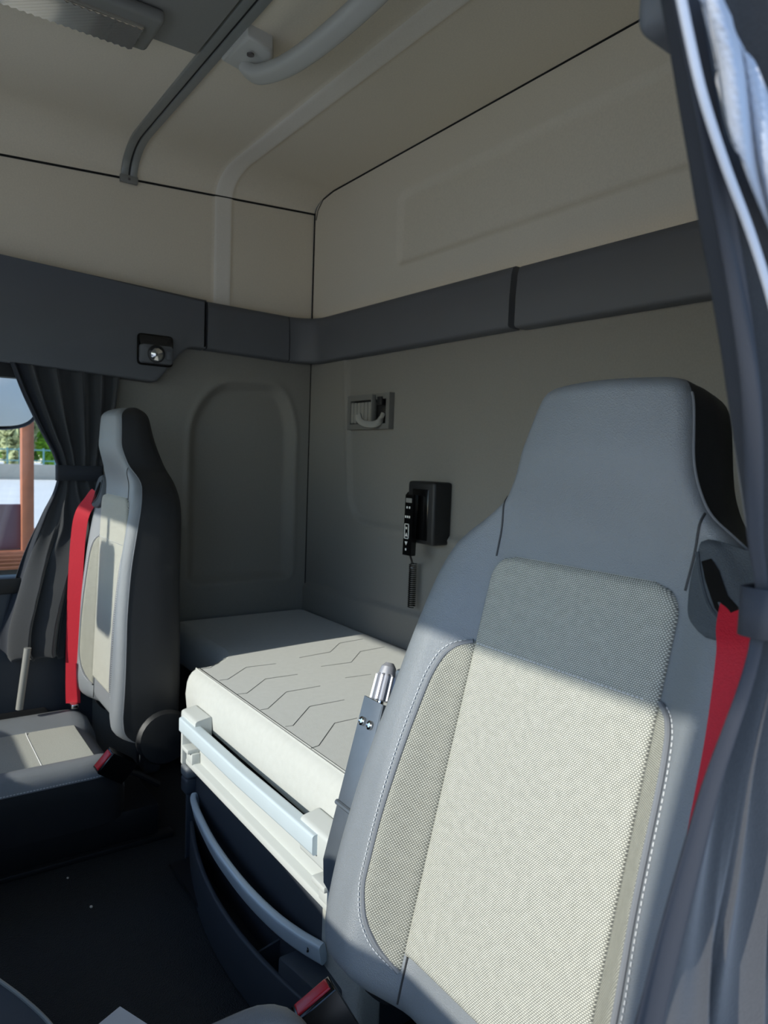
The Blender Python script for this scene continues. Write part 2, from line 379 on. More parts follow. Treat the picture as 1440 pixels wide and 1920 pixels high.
def bandpiece(name, plan, zt0, zt1, zb0, zb1, lab):
    """plan: list of (x,y) along the wall (front surface); swept band with rounded top"""
    n = len(plan); V, F = [], []
    L = [0]
    for i in range(1, n): L.append(L[-1]+math.hypot(plan[i][0]-plan[i-1][0], plan[i][1]-plan[i-1][1]))
    prof = [(0.045, 0.0), (.030, 0.0), (.012, .006), (.003, .02), (0, .05), (0, .5), (0.004, .85), (.010, .97), (.02, 1.0), (.045, 1.0)]   # (depth back, t up)
    for i in range(n):
        t = L[i]/L[-1]; a = np.array(plan[max(i-1, 0)]); b = np.array(plan[min(i+1, n-1)]); d = (b-a)/np.linalg.norm(b-a); nr = np.array([-d[1], d[0]])  # towards wall
        zt = zt0+(zt1-zt0)*t; zb = zb0+(zb1-zb0)*t
        for (bk, h) in prof: q = np.array(plan[i])+nr*bk; V.append((q[0], q[1], zb+(zt-zb)*h))
    K = len(prof)
    for i in range(n-1):
        for k in range(K-1): F.append((i*K+k, i*K+k+1, (i+1)*K+k+1, (i+1)*K+k))
    F.append(tuple(range(K))); F.append(tuple((n-1)*K+k for k in range(K))[::-1])
    return tag(pyd(name, V, F, 'trimdark', ang=50), lab, 'trim panel', kind='structure')
YBF = YB-.04
bandpiece('trim_6', [(XC, .984), (XC, 1.15), (XC, 1.318)], 1.720, 1.714, 1.545, 1.537, 'short dark trim panel on the side wall next to the reading lamp panel')
arc = [(XC, 1.322)]+[(XC+.085-.085*math.cos(a), 1.325+.085*math.sin(a)) for a in np.linspace(0, math.pi/2, 9)]
bandpiece('trim_7', arc+[(x, YBF) for x in (-.9, -.6, -.3, -.012)], 1.714, 1.705, 1.537, 1.535, 'long dark trim panel curving round the rear corner of the cab')
bandpiece('trim_8', [(x, YBF) for x in (.012, .4, .8, 1.17)], 1.700, 1.690, 1.532, 1.52, 'dark trim panel on the rear wall behind the driver seat')

# ---- ceiling fittings
th_ = box('trim_9', (-.445, YF, 2.186), (1.15, .676, 2.199), 'hatchgrey', None, .003); tag(th_, 'smooth pale grey roof hatch panel in the headliner', 'roof hatch', kind='structure')
rail = empty('ceiling_rail', (XL+.3, .705, 2.2), 'slim metal curtain rail running across the headliner', 'rail')
def ceilpt(T, y): a = ceil_fn(np.array([T]), np.array([y])); return np.array([a[0][0], a[1][0], a[2][0]])
def railpath(dz):
    out = []
    for T in np.concatenate([np.linspace(.002, .24, 12), np.linspace(.3, 2.2, 8)]):
        p = ceilpt(T, .71); a = min(T/.24, 1)*math.pi/2; nn = np.array([math.cos(a), 0, -math.sin(a)]); out.append((p+nn*dz, nn))
    return out
for k, yo in enumerate((-.015, .015)):
    rp = railpath(.005)
    sweep('rail_strip', [p+np.array([0, yo, 0]) for p, q in rp], rrect(.024, .012, .003, 2), [q for p, q in rp], 'alu', rail)
rp = railpath(.003)
sweep('rail_slot', [p for p, q in rp], rrect(.008, .008, .001, 1), [q for p, q in rp], 'plasticblack', rail)
e0 = ceilpt(.004, .71)
box('end_cap', (e0[0]-.004, .68, e0[2]-.022), (e0[0]+.012, .74, e0[2]+.004), 'greyplastic', rail, .003)
box('screw', (e0[0]+.010, .705, e0[2]-.014), (e0[0]+.014, .713, e0[2]-.006), 'screwcap', rail, .001)
adopt(rail)
# ceiling lamp
lp = empty('ceiling_lamp', (-.38, .40, 2.186), 'long clear ribbed ceiling lamp in a grey bezel', 'lamp')
box('bezel', (-.462, -.05, 2.155), (-.305, .553, 2.186), 'greyplastic', lp, .012, 3)
ln = box('lens', (-.447, -.03, 2.145), (-.345, .515, 2.160), 'lamplens', lp, .004)
V, F = [], []
nx_, ny_ = 14, 68
for j in range(ny_+1):
    for i in range(nx_+1):
        V.append((-.446+.100*i/nx_, -.028+.541*j/ny_, 2.1455-.004*((i+j) % 2)))
for j in range(ny_):
    for i in range(nx_): F.append((j*(nx_+1)+i, j*(nx_+1)+i+1, (j+1)*(nx_+1)+i+1, (j+1)*(nx_+1)+i))
pyd('lens_ribs', V, F, 'lamplens', ln, smooth=False, fix=False)
adopt(lp)
# ceiling grab handle
gh = empty('ceiling_grab_handle', (-.2, .80, 2.2), 'curved light grey grab handle screwed to the headliner behind the rail', 'grab handle')
hp = spline([(-.385, .79, 2.165), (-.34, .805, 2.138), (-.22, .825, 2.118), (-.05, .835, 2.110), (.15, .835, 2.110), (.36, .825, 2.118), (.48, .805, 2.138), (.525, .79, 2.165)], 6)
sweep('grip', hp, rrect(.050, .034, .014, 3), (0, .25, 1), 'handlegrey', gh)
for sx, x0 in ((1, -.42), (-1, .56)):
    f = prism('foot', [(x0+sx*a, .735+b, 2.150+c) for a, b, c in ((0, .0, .03), (0, .085, .02), (.03, .10, .0), (.11, .095, .0), (.155, .07, 0.012), (.165, .0, .02))], (0, 0, .06), 'handlegrey', gh, .010, 3)
    lathe('screw_cap', [(.009, 0), (.009, .004)], (x0+sx*.115, .765, 2.160), (0, 0, -1), 'screwcap', f, 16)
    lathe('screw_cap', [(.009, 0), (.009, .004)], (x0+sx*.03, .826, 2.158), (0, .3, -1), 'screwcap', f, 16)
adopt(gh)
# reading lamp
rl = empty('reading_lamp', (XC, .79, 1.51), 'small square reading spotlight set in the passenger side trim panel', 'lamp')
def sq(x, y0, y1, z0, z1, r): return [(x, p[0], p[1]) for p in roundpoly([(y0, z0), (y1, z0), (y1, z1), (y0, z1)], r, 4)]
prism('gasket', sq(XC+.004, .728, .854, 1.463, 1.572, .016), (-.01, 0, 0), 'glossblack', rl)
prism('housing', sq(XC+.026, .735, .848, 1.470, 1.535, .012), (-.025, 0, 0), 'trimdark', rl, .006)
prism('hood', [(XC+.026, .737, 1.530), (XC+.026, .846, 1.530), (XC+.006, .847, 1.568), (XC+.006, .736, 1.568)], (-.012, 0, 0), 'plasticblack', rl, .004)
lathe('bezel_ring', [(.030, 0), (.031, .004), (.027, .005), (.024, -.004)], (XC+.025, .787, 1.503), (1, 0, -.1), 'plasticblack', rl)
lathe('reflector', [(.006, .0), (.014, .003), (.021, .008), (.022, .010), (.018, .012), (.011, .0155), (.003, .017)], (XC+.018, .790, 1.502), (1, 0, -.1), 'chrome', rl, 9)
box('switch', (XC+.02, .823, 1.486), (XC+.030, .840, 1.516), 'trimdark', rl, .002)
adopt(rl)
# vent with hook on the rear wall
vn = empty('wall_vent', (-.74, YB, 1.33), 'grey rear wall vent frame with vertical slats and a coat hook', 'vent')
YV = YB-.012
def rx(x0, x1, z0, z1, y, d, m, nm, bev=.003, par=None): return box(nm, (x0, y-d, z0), (x1, y, z1), m, par or vn, bev)
def frame(x0, x1, z0, z1, t, y, d, m, par):
    prism('frame', [(x0, y, z0), (x1, y, z0), (x1, y, z0+t), (x0, y, z0+t)], (0, -d, 0), m, par, .002)
    prism('frame', [(x0, y, z1-t), (x1, y, z1-t), (x1, y, z1), (x0, y, z1)], (0, -d, 0), m, par, .002)
    z0, z1 = z0+t, z1-t
    prism('frame', [(x0, y, z0), (x0+t, y, z0), (x0+t, y, z1), (x0, y, z1)], (0, -d, 0), m, par, .002)
    prism('frame', [(x1-t, y, z0), (x1, y, z0), (x1, y, z1), (x1-t, y, z1)], (0, -d, 0), m, par, .002)
vx0, vx1, vz0, vz1 = -.870, -.600, 1.270, 1.396
frame(vx0, vx1, vz0, vz1, .020, YB+.012, .024, 'ventgrey', vn)
rx(vx0+.01, vx1-.01, vz0+.01, vz1-.01, YB+.014, .008, 'plasticblack', 'backing')
for k in range(7): rx(-.858+k*.0235, -.838+k*.0235, vz0+.024, vz1-.026, YB+.004, .012, 'greyplastic', 'slat', .004)
rx(-.690, -.682, vz0+.02, vz1-.004, YB-.01, .02, 'ventgrey', 'divider')
rx(-.668, -.640, vz1-.042, vz1-.012, YB-.006, .012, 'plasticblack', 'lock', .002)
hk = sweep('hook', spline([(-.645, YB-.005, 1.325), (-.650, YB-.020, 1.292), (-.672, YB-.045, 1.284), (-.700, YB-.062, 1.295), (-.712, YB-.066, 1.318)], 5), rrect(.016, .024, .006, 2), (.2, .3, 1), 'greyplastic', vn)
adopt(vn)
# bunk control handset
hs = empty('bunk_control_panel', (-.42, YB, 1.0), 'black control box on the rear wall with a clipped-in remote and coiled cord', 'control box')
box('box', (-.482, YB-.062, .900), (-.345, YB+.012, 1.098), 'plasticblack', hs, .010, 3)
box('recess', (-.455, YB-.064, .912), (-.372, YB-.056, 1.075), 'glossblack', hs, .004)
rm = prism('remote', [(-.458, YB-.070, .862), (-.452, YB-.070, 1.055), (-.410, YB-.070, 1.055), (-.414, YB-.070, .862)], (0, -.022, 0), 'glossblack', hs, .006, 2)
box('display', (-.448, YB-.0935, 1.030), (-.418, YB-.0915, 1.044), 'greyplastic', rm, .0005)
def glyph(pts, nm='button_symbol'): prism(nm, [(a, YB-.0922, b) for a, b in pts], (0, -.0008, 0), 'print', rm)
for (a, b) in ((-.441, 1.014), (-.428, 1.014), (-.447, .984), (-.437, .984), (-.427, .984), (-.441, .948), (-.441, .880)):
    glyph([(a-.003, b-.003), (a+.003, b-.003), (a+.003, b+.004), (a-.003, b+.004)])
glyph([(-.447, .922), (-.433, .922), (-.440, .934)]); glyph([(-.447, .906), (-.433, .906), (-.440, .894)])
frame(-.450, -.429, .915, .962, .0012, YB-.0922, .001, 'print', rm)
for z in (1.045, .965):
    k = lathe('knob', [(.010, 0), (.010, .006), (.017, .007), (.017, .026), (.014, .029)], (-.480, YB-.032, z), (-1, -.1, 0), 'glossblack', hs, 16)
co = spline([(-.436, YB-.078, .862), (-.440, YB-.066, .84), (-.462, YB-.05, .832), (-.478, YB-.03, .826)], 6)
tube('cord', co, .0035, 'glossblack', hs, 8)
coil = [(-.480+.012*math.cos(a), YB-.03+.012*math.sin(a), -.0+.826-.145*a/(2*math.pi*22)) for a in np.linspace(0, 2*math.pi*22, 22*10)]
tube('coil', coil, .0021, 'glossblack', hs, 5)
for c in hs.children: c.location.x += .072
adopt(hs)

# ------------------------------------------------------------------ bunk
YM = .716
zt = .536
bk = empty('bunk_mattress', (0, 1.0, .4), 'thick light grey suede mattress with stitched zigzag lines on the bunk', 'mattress')
mo = [(XL+.012, YB-.008), (XL+.012, .86), (-.66, .86), (-.577, .80), (-.575, YM), (.56, YM), (.575, .80), (.66, .86), (XR-.03, .86), (XR-.03, YB-.008)]
mo = roundpoly(mo, [.06, .05, .05, .04, .035, .035, .04, .05, .05, .06], 6)
def inset(poly, d):
    P = np.array(poly); n = len(P); out = []
    for i in range(n):
        a, p, b = P[i-1], P[i], P[(i+1) % n]
        e1, e2 = p-a, b-p; l1, l2 = np.linalg.norm(e1), np.linalg.norm(e2)
        n1 = np.array([-e1[1], e1[0]])/(l1+1e-9); n2 = np.array([-e2[1], e2[0]])/(l2+1e-9)
        q = n1*l1**0+n2*l2**0; q /= (np.linalg.norm(q)+1e-9); out.append(p+q*d)
    return np.array(out)
rows = [(.405, .012), (.410, .003), (.42, 0), (.46, -.004), (.495, 0), (.512, .006), (.524, .014), (.532, .024), (zt, .036)]
V, F = [], []
K = len(mo)
for (z, d) in rows:
    q = inset(mo, d)
    for p in q: V.append((p[0], p[1], z))
for i in range(len(rows)-1):
    for k in range(K): F.append((i*K+k, i*K+(k+1) % K, (i+1)*K+(k+1) % K, (i+1)*K+k))
k0 = len(V); V += V[-K:]; F.append(tuple(k0+k for k in range(K))); F.append(tuple(range(K))[::-1])
pyd('body', V, F, 'suede', bk, ang=70)
tube('edge_seam', [(x, YM+.027, zt-.0015) for x in (-.55, 0, .55)], .0022, 'suede', bk, 6)
def qline(P): return tube('quilt_seam', P, .0009, 'quilt', bk, 4)
zz = [(.752, 0), (.775, .012), (.835, .105), (.99, .135), (1.06, .155), (1.12, .25), (1.28, .29), (1.40, .31)]
zz6 = [[(260, 498), (310, 492), (420, 420), (600, 398)], [(365, 582), (425, 575), (535, 490), (730, 462)], [(505, 676), (550, 668), (660, 568), (865, 532)], [(655, 775), (700, 770), (800, 655), (1010, 615)], [(810, 905), (855, 890), (950, 755), (1085, 725)], [(150, 430), (205, 422), (300, 365)], [(740, 362), (925, 328), (980, 275), (1120, 250)], [(870, 415), (1050, 390), (1105, 325), (1250, 298)], [(1015, 483), (1170, 462)]]
for L in zz6:
    qline([tuple(onz((330+a*450/1440., 1120+b*450/1440.), zt+.0004)) for a, b in L])
adopt(bk)
# bunk base behind the drawer, shelf
bb = box('bunk_plinth', (XL+.01, .90, 0), (XR-.02, YB-.025, .40), 'plasticnavy', None, .01); tag(bb, 'dark box base carrying the bunk mattress', 'bunk plinth')
# front rail
fr = empty('bunk_front_rail', (-.08, .70, .31), 'light grey bunk front rail with a square grip bar between end brackets', 'rail')
RX0, RX1 = -.450, .345
yr0 = .700
prism('fascia', [(RX0, yr0, .31), (RX1, yr0, .31), (RX1, yr0, .400), (RX0, yr0, .400)], (0, .014, 0), 'plasticlight', fr, .002)
prism('lower_lip', [(RX0, yr0-.022, .300), (RX1, yr0-.022, .300), (RX1, yr0-.022, .318), (RX0, yr0-.022, .318)], (0, .03, 0), 'plasticlight', fr, .004)
for i, (a, b) in enumerate(((RX0-.005, RX0+.105), (RX1-.115, RX1+.005))):
    br = prism('end_bracket', [(a, p[0], p[1]) for p in roundpoly([(yr0-.034, .385), (yr0+.012, .385), (yr0+.012, .462), (yr0-.034, .454)], .008, 3)], (b-a, 0, 0), 'plasticlight', fr, .003)
    c0 = a+.006 if i == 0 else b-.07
    box('catch', (c0, yr0-.034, .345), (c0+.05, yr0, .358), 'plasticlight', br, .003)
    box('catch', (c0+.012, yr0-.024, .315), (c0+.056, yr0, .346), 'plasticlight', br, .003)
    box('bracket_cheek', (a if i == 0 else b-.012, yr0-.034, .302), (a+.012 if i == 0 else b, yr0+.01, .40), 'plasticlight', br, .004)
sweep('grip_bar', [(RX0+.012, yr0-.030, .420), (-.06, yr0-.034, .424), (RX1-.045, yr0-.030, .428)], rrect(.030, .040, .006, 3), (0, 0, 1), 'silver', fr)
adopt(fr)
# drawer / storage unit under the bunk
du = empty('bunk_storage_unit', (-.05, .70, 0), 'dark storage unit under the bunk with a curved silver handle and open pocket', 'storage unit')
yf = lambda x: .612+.36*(x-.03)**2
box('carcass', (-.462, .702, .005), (.34, .895, .292), 'plasticnavy', du, .006)
xs = np.linspace(-.455, .335, 34)
def curved(nm, z0, z1, oy, th, m, bev=.004, x0=-.455, x1=.335):
    X = np.linspace(x0, x1, 34); P = [(x, yf(x)+oy+th/2, (z0+z1)/2) for x in X]
    return sweep(nm, P, rrect(th, z1-z0, min(bev, th*.45), 3), (0, 0, 1), m, du)
curved('pocket_front', .006, .132, 0, .012, 'plasticnavy', .005)
box('pocket_floor', (-.44, .635, .02), (.32, .705, .03), 'plasticblack', du)
box('pocket_side', (-.460, .684, .006), (-.448, .71, .285), 'plasticnavy', du, .003)
prism('pocket_divider', [(.085, .640, .03), (.085, .702, .03), (.085, .702, .10), (.085, .640, .088)], (.006, 0, 0), 'plasticnavy', du, .001)
prism('pocket_divider', [(-.02, .628, .085), (.085, .628, .085), (.085, .634, .085), (-.02, .634, .085)], (0, 0, -.05), 'plasticnavy', du, .001)
box('side_pad', (-.475, .672, .262), (-.425, .715, .296), 'vinyl', du, .010, 3)
box('side_pad', (-.475, .674, .215), (-.430, .712, .262), 'plasticnavy', du, .008, 3)
hb = spline([(-.412, .696, .207), (-.385, .684, .204), (-.30, .668, .202), (-.15, .650, .2), (0.02, .644, .2), (.15, .652, .2), (.235, .668, .2), (.298, .688, .2)], 6)
h = sweep('handle', hb, rrect(.018, .046, .007, 3), (0, -.25, 1), 'silver', du)
lathe('handle_screw', [(.007, 0), (.007, .003), (.003, .0025)], (.268, .671, .200), (-.3, -1, 0), 'glossblack', h, 14)
prism('end_block', [(p[0], p[1], .165) for p in roundpoly([(.215, .632), (.36, .655), (.36, .715), (.215, .715)], .008, 3)], (0, 0, -.155), 'plasticnavy', du, .005)
prism('padded_end', [(p[0], p[1], .290) for p in roundpoly([(.262, .700), (.42, .690), (.42, .745), (.262, .745)], .015, 4)], (0, 0, -.28), 'cushionweave', du, .012, 3)
adopt(du)
# metal bracket with ribbed knob beside the driver seat
lv = empty('bunk_divider_bracket', (.33, .70, .30), 'steel bunk bracket with two bolts and a ribbed clamp knob beside the driver seat', 'bracket')
pb, pt = ony((600, 1632), .640)+np.array([.030, 0, 0]), ony((682, 1303), .760)+np.array([.030, 0, 0])
ax = (pt-pb)/np.linalg.norm(pt-pb); sd = np.array([1., 0, 0]); nn = np.cross(ax, sd); nn /= np.linalg.norm(nn)   # towards the front/up
def fl_(nm, L, th, m, bev, par=lv): return prism(nm, [tuple(p) for p in L], tuple(nn*th), m, par, bev)
if nn[1] > 0: nn = -nn
# flat bar, then side flange
wb, wt = .022, .030
fl_('bar', [pb-sd*.012-ax*.012, pb+sd*.02-ax*.02, pb+sd*.045, pt+sd*.036, pt-sd*.028, pb-sd*.030+ax*.02], -.005, 'steel', .001)
fl_('flange', [pb+sd*.030+ax*.05, pb+sd*.034+ax*.05, pt+sd*.036, pt+sd*.032], -.016, 'steel', .001)
tube('collar', [pb+ax*.12-sd*.030+nn*.001, pb+ax*.12+sd*.036+nn*.001], .005, 'steel', lv)
for o in (-.013, .013):
    lathe('bolt', [(.0085, 0), (.0085, .003), (.0055, .005), (.004, .003)], tuple(pt-ax*.045+sd*o+nn*.001), tuple(nn), 'chrome', lv, 12)
kb = pt+sd*.006-nn*.016-ax*.010
lathe('threaded_stud', [(.007, 0), (.007, .03)], tuple(kb-ax*.012), tuple(ax), 'chrome', lv, 12)
V, F = [], []
q = Vector(ax).to_track_quat('Z', 'Y'); SEG = 48
for (rr, hh, rb) in ((.018, .012, 0), (.0205, .014, .0022), (.0195, .060, .0022), (.0175, .064, 0), (.0145, .078, 0), (.008, .086, 0)):
    for k in range(SEG):
        a = 2*math.pi*k/SEG; r2 = rr+(rb if k % 4 < 2 else -rb); V.append(Vector(kb)+q @ Vector((r2*math.cos(a), r2*math.sin(a), hh)))
for i in range(5):
    for k in range(SEG): F.append((i*SEG+k, i*SEG+(k+1) % SEG, (i+1)*SEG+(k+1) % SEG, (i+1)*SEG+k))
F.append(tuple(range(SEG))[::-1]); F.append(tuple(5*SEG+k for k in range(SEG)))
pyd('clamp_knob', V, F, 'knobmetal', lv, ang=20)
box('clamp_block', tuple(kb+np.array([.016, .02, .045])), tuple(kb+np.array([.045, .05, .078])), 'steel', lv, .008)
adopt(lv)

# ------------------------------------------------------------------ seats
def interp(tab, x):
    a = np.array(tab, float); xs_, ys_ = a[:, 0], a[:, 1]; n = len(xs_)
    d = np.diff(ys_)/np.diff(xs_); mm = np.zeros(n); mm[0], mm[-1] = d[0], d[-1]
    for i in range(1, n-1): mm[i] = 0 if d[i-1]*d[i] <= 0 else 2*d[i-1]*d[i]/(d[i-1]+d[i])
    x = np.clip(x, xs_[0], xs_[-1]); i = np.clip(np.searchsorted(xs_, x)-1, 0, n-2)
    hh = xs_[i+1]-xs_[i]; t = (x-xs_[i])/hh
    return (2*t**3-3*t**2+1)*ys_[i]+(t**3-2*t**2+t)*hh*mm[i]+(-2*t**3+3*t**2)*ys_[i+1]+(t**3-t**2)*hh*mm[i+1]
HW = [(-.22, .255), (-.12, .262), (-.02, .272), (.06, .277), (.16, .270), (.25, .258), (.35, .247), (.45, .244), (.50, .240), (.535, .230), (.56, .212), (.58, .19), (.598, .166), (.612, .148), (.625, .139), (.65, .128), (.68, .121), (.71, .115), (.735, .109), (.752, .101), (.764, .088), (.772, .067), (.776, .045)]
HB = [(-.22, .02), (-.10, .035), (-.05, .048), (0, .058), (.2, .058), (.35, .048), (.45, .032), (.53, .016), (.6, .004), (.8, 0)]
UO0 = [(-.022, .139), (-.012, .152), (.005, .166), (.04, .182), (.08, .189), (.15, .188), (.22, .184), (.30, .179), (.35, .175), (.385, .168), (.405, .156), (.414, .140)]
BS, US, HRW, VS, CW = 1.0, 1.0, .038, 1.0, .137
def Ffront(u, v):
    u = np.asarray(u, float); v = np.asarray(v, float); hw = interp(HW, v); a = np.abs(u)
    w_ = BS*interp(HB, v)*sst((a-(CW-.012))/.075)
    w_ = w_+HRW*sst((v-.56)/.12)-.016*sst((v-.56)/.1)*(a/np.maximum(hw, .02))**2
    hr_ = sst((v-.57)/.06); rr = .034-.018*hr_; e = np.clip((a-(hw-rr))/rr, 0, 1)
    return w_-(.030-.017*hr_)*(1-np.sqrt(np.clip(1-e*e*.98, 0, 1)))
def make_seat(name, O, rec, s, label, vb, thick, cush):
    """s: +1 outboard is +u, -1 outboard is -u"""
    root = empty(name, (O[0], O[1], 0), label, 'seat', 'cab seats')
    th = math.radians(rec); O = np.array(O); Lx = np.array([US, 0, 0]); U = np.array([0, math.sin(th), math.cos(th)]); W = np.array([0, -math.cos(th), math.sin(th)])
    vt = .776
    def P(u, v, w_): return O+Lx*u+U*(vt-(vt-v)*VS)+W*w_
    def cap(v, w_, wb):
        rt, rbm = .030, .05; k = 1.0
        if v > vt-rt: k = math.sqrt(max(0, 1-((v-vt+rt)/rt)**2))
        if v < vb+rbm: k = math.sqrt(max(0, 1-((vb+rbm-v)/rbm)**2))
        k = max(k, .12); wm = (.0+wb)/2
        return wm+(w_-wm)*k
    vs = np.concatenate([vb+np.array([0, .002, .006, .012, .02, .03, .04, .05]), np.arange(vb+.065, .54, .0125), np.arange(.545, .64, .006), np.arange(.645, .745, .012), vt-np.array([.030, .024, .018, .012, .007, .003, .001, 0])])
    ss = np.sin(np.linspace(-math.pi/2, math.pi/2, 57)); NF = len(ss)
    V, uv = [], []; B = []
    for v in vs:
        hw = float(interp(HW, v)); fw_ = Ffront(ss*hw, np.full(NF, v)); T = -thick(v)
        for u, f in zip(ss*hw, fw_): V.append(P(u, v, cap(v, f, T))); uv.append((u, v))
        ed = float(fw_[-1])
        for sgn in (1, -1):
            pass
        sec = [(hw, ed), (hw+.004, ed*.6+T*.4), (hw+.003, ed*.25+T*.75), (hw-.004, T+.018), (hw-.018, T+.005), (hw-.045, T), (hw*.4, T-.004)]
        loop = sec+[(-a, b) for a, b in sec[::-1]]
        B.append([P(a, v, cap(v, b, T)) for a, b in loop])
    F = []
    for j in range(len(vs)-1):
        for i in range(NF-1): F.append((j*NF+i, j*NF+i+1, (j+1)*NF+i+1, (j+1)*NF+i))
    br = pyd('backrest', V, F, 'vinyl', root, ang=80, uv=uv)
    K = len(B[0]); BV = [p for r_ in B for p in r_]; F = []
    for j in range(len(vs)-1):
        for i in range(K-1): F.append((j*K+i, j*K+i+1, (j+1)*K+i+1, (j+1)*K+i))
    F.append(tuple(range(K))); F.append(tuple((len(vs)-1)*K+i for i in range(K)))
    pyd('back_shell', BV, F, 'vinylblack', root, ang=60)
    def patch(nm, ul, ur, v0, v1, off, m, edge=.012, nu=25, nv=60, parent=root):
        vv = np.linspace(v0, v1, nv); V, uv, F = [], [], []
        tt = (1-np.cos(np.linspace(0, math.pi, nu)))/2
        for v in vv:
            a, b = ul(v), ur(v)
            for t in tt:
                u = a+(b-a)*t; d = max(0, min(u-a, b-u, v-v0, v1-v)); k = math.sqrt(max(0, 1-(1-min(1, d/edge))**2))
                V.append(P(u, v, float(Ffront(u, v))+.0006+off*k)); uv.append((u, v))
        for j in range(nv-1):
            for i in range(nu-1): F.append((j*nu+i, j*nu+i+1, (j+1)*nu+i+1, (j+1)*nu+i))
        return pyd(nm, V, F, m, parent, ang=80, uv=uv)
    cw = CW; UO = [(a_, b_+(CW-.137)) for a_, b_ in UO0]
    def cr(v):                             # centre panel half width with rounded top corners and chamfered bottom
        rr = .035; d = v-(.536-rr)
        k = cw-(rr-math.sqrt(max(0, rr*rr-d*d)) if d > 0 else 0)
        return k
    cp = patch('centre_panel', lambda v: -cr(v), lambda v: cr(v), 0.0, .536, .010, 'seatweave', .014, 41, 90)
    def dash(nm, pts, m='thread', ln=.004, gap=.0025, r_=.0007, parent=root):
        """stitching: short dashes along a 3D polyline, one mesh"""
        pts = [np.array(p) for p in pts]; Vd, Fd = [], []; pos = 0.; acc = 0.; per = ln+gap
        seg = [np.linalg.norm(pts[i+1]-pts[i]) for i in range(len(pts)-1)]; tot = sum(seg)
        cum = np.concatenate([[0], np.cumsum(seg)])
        def at(d):
            i = int(np.clip(np.searchsorted(cum, d)-1, 0, len(seg)-1)); return pts[i]+(pts[i+1]-pts[i])*((d-cum[i])/max(seg[i], 1e-9))
        d = 0
        while d+ln < tot:
            a, b = at(d), at(d+ln); t = (b-a)/np.linalg.norm(b-a); n1 = np.cross(t, W); n1 /= np.linalg.norm(n1); n2 = np.cross(t, n1); k0 = len(Vd)
            for q_ in (a, b):
                for (x, y) in ((1, 0), (0, 1), (-1, 0), (0, -1)): Vd.append(q_+n1*x*r_+n2*y*r_)
            for k in range(4): Fd.append((k0+k, k0+(k+1) % 4, k0+4+(k+1) % 4, k0+4+k))
            Fd += [(k0+3, k0+2, k0+1, k0), (k0+4, k0+5, k0+6, k0+7)]
            d += per
        o = pyd(nm, Vd, Fd, m, parent, smooth=False); o['kind'] = 'stuff'; return o
    def surf(u, v, off): return P(u, v, float(Ffront(u, v))+off)
    dash('stitching', [surf(u, .413, .0115) for u in np.linspace(-CW+.009, CW-.009, 60)], ln=.0035, gap=.002, r_=.0008, parent=cp)
    for sg in (-1, 1):
        if sg > 0: ins = patch('side_insert', lambda v: cw+.001, lambda v: max(cw+.003, float(interp(UO, v))), -.022, .414, .005, 'insertweave', .010, 17, 70)
        else: ins = patch('side_insert', lambda v: -max(cw+.003, float(interp(UO, v))), lambda v: -cw-.001, -.022, .414, .005, 'insertweave', .010, 17, 70)
        vv = np.linspace(-.022, .414, 90)
        pth = [surf(sg*float(interp(UO, v)), v, .003) for v in vv]
        tube('piping', pth, .0032, 'piping', ins, 8)
        dash('stitching', [surf(sg*(float(interp(UO, v))+.0075), v, .0012) for v in vv], parent=ins)
        # seams in the vinyl
        tube('seam', [surf(sg*(.1385+.004*t), .532+t*.083, .0004) for t in np.linspace(0, 1, 12)], .0014, 'vinylblack', br, 6)
        tube('seam', [surf(sg*(CW-.003), v, .0006) for v in np.linspace(vb+.03, .0, 8)], .0014, 'vinylblack', br, 6)
        ed = []
        for v in np.concatenate([np.linspace(vb+.05, .60, 60), np.linspace(.603, .745, 30)]):
            hw = float(interp(HW, v)); ed.append(P(sg*(hw+.0006), v, cap(v, float(Ffront(hw, v)), -thick(v))+.001))
        tube('edge_seam', ed, .0014, 'piping', br, 6)
    # belt guide on the outboard shoulder
    go = roundpoly([(.147, .590), (.240, .575), (.243, .505), (.185, .487), (.150, .505), (.141, .545)], [.016, .02, .02, .012, .012, .02], 5)
    go = np.array(go); vg0, vg1 = go[:, 1].min(), go[:, 1].max()
    def gint(v):
        xs_ = []
        for i in range(len(go)):
            a, b = go[i], go[(i+1) % len(go)]
            if (a[1]-v)*(b[1]-v) <= 0 and a[1] != b[1]: xs_.append(a[0]+(b[0]-a[0])*(v-a[1])/(b[1]-a[1]))
        return (min(xs_), max(xs_)) if xs_ else (.19, .19)
    def gpatch():
        vv = np.linspace(vg0+.0005, vg1-.0005, 26); V, F = [], []
        for v in vv:
            a, b = gint(v)
            for t in np.linspace(0, 1, 18):
                u = a+(b-a)*t; d = max(0, min(u-a, b-u, v-vg0, vg1-v)); k = math.sqrt(max(0, 1-(1-min(1, d/.008))**2))
                base = float(Ffront(min(u, float(interp(HW, v))-.012), v))
                V.append(P(s*u, v, base+.001+.010*k))
        for j in range(25):
            for i in range(17): F.append((j*18+i, j*18+i+1, (j+1)*18+i+1, (j+1)*18+i))
        return pyd('belt_guide', V, F, 'guideplastic', root, ang=80)
    gd = gpatch()
    gb = lambda u, v: float(Ffront(min(u, float(interp(HW, v))-.012), v))+.0125
    tube('guide_ridge', [P(s*u, v, gb(u, v)-.001) for u, v in spline([(.150, .572), (.160, .548), (.178, .522), (.200, .505)], 5)], .0022, 'guideplastic', gd, 6)
    slot = [(.158, .563), (.168, .567), (.180, .556), (.197, .533), (.226, .512), (.214, .500), (.188, .519), (.168, .545)]
    prism('slot', [tuple(P(s*u, v, gb(u, v)+.0005)) for u, v in slot], tuple(-W*.012), 'glossblack', gd)
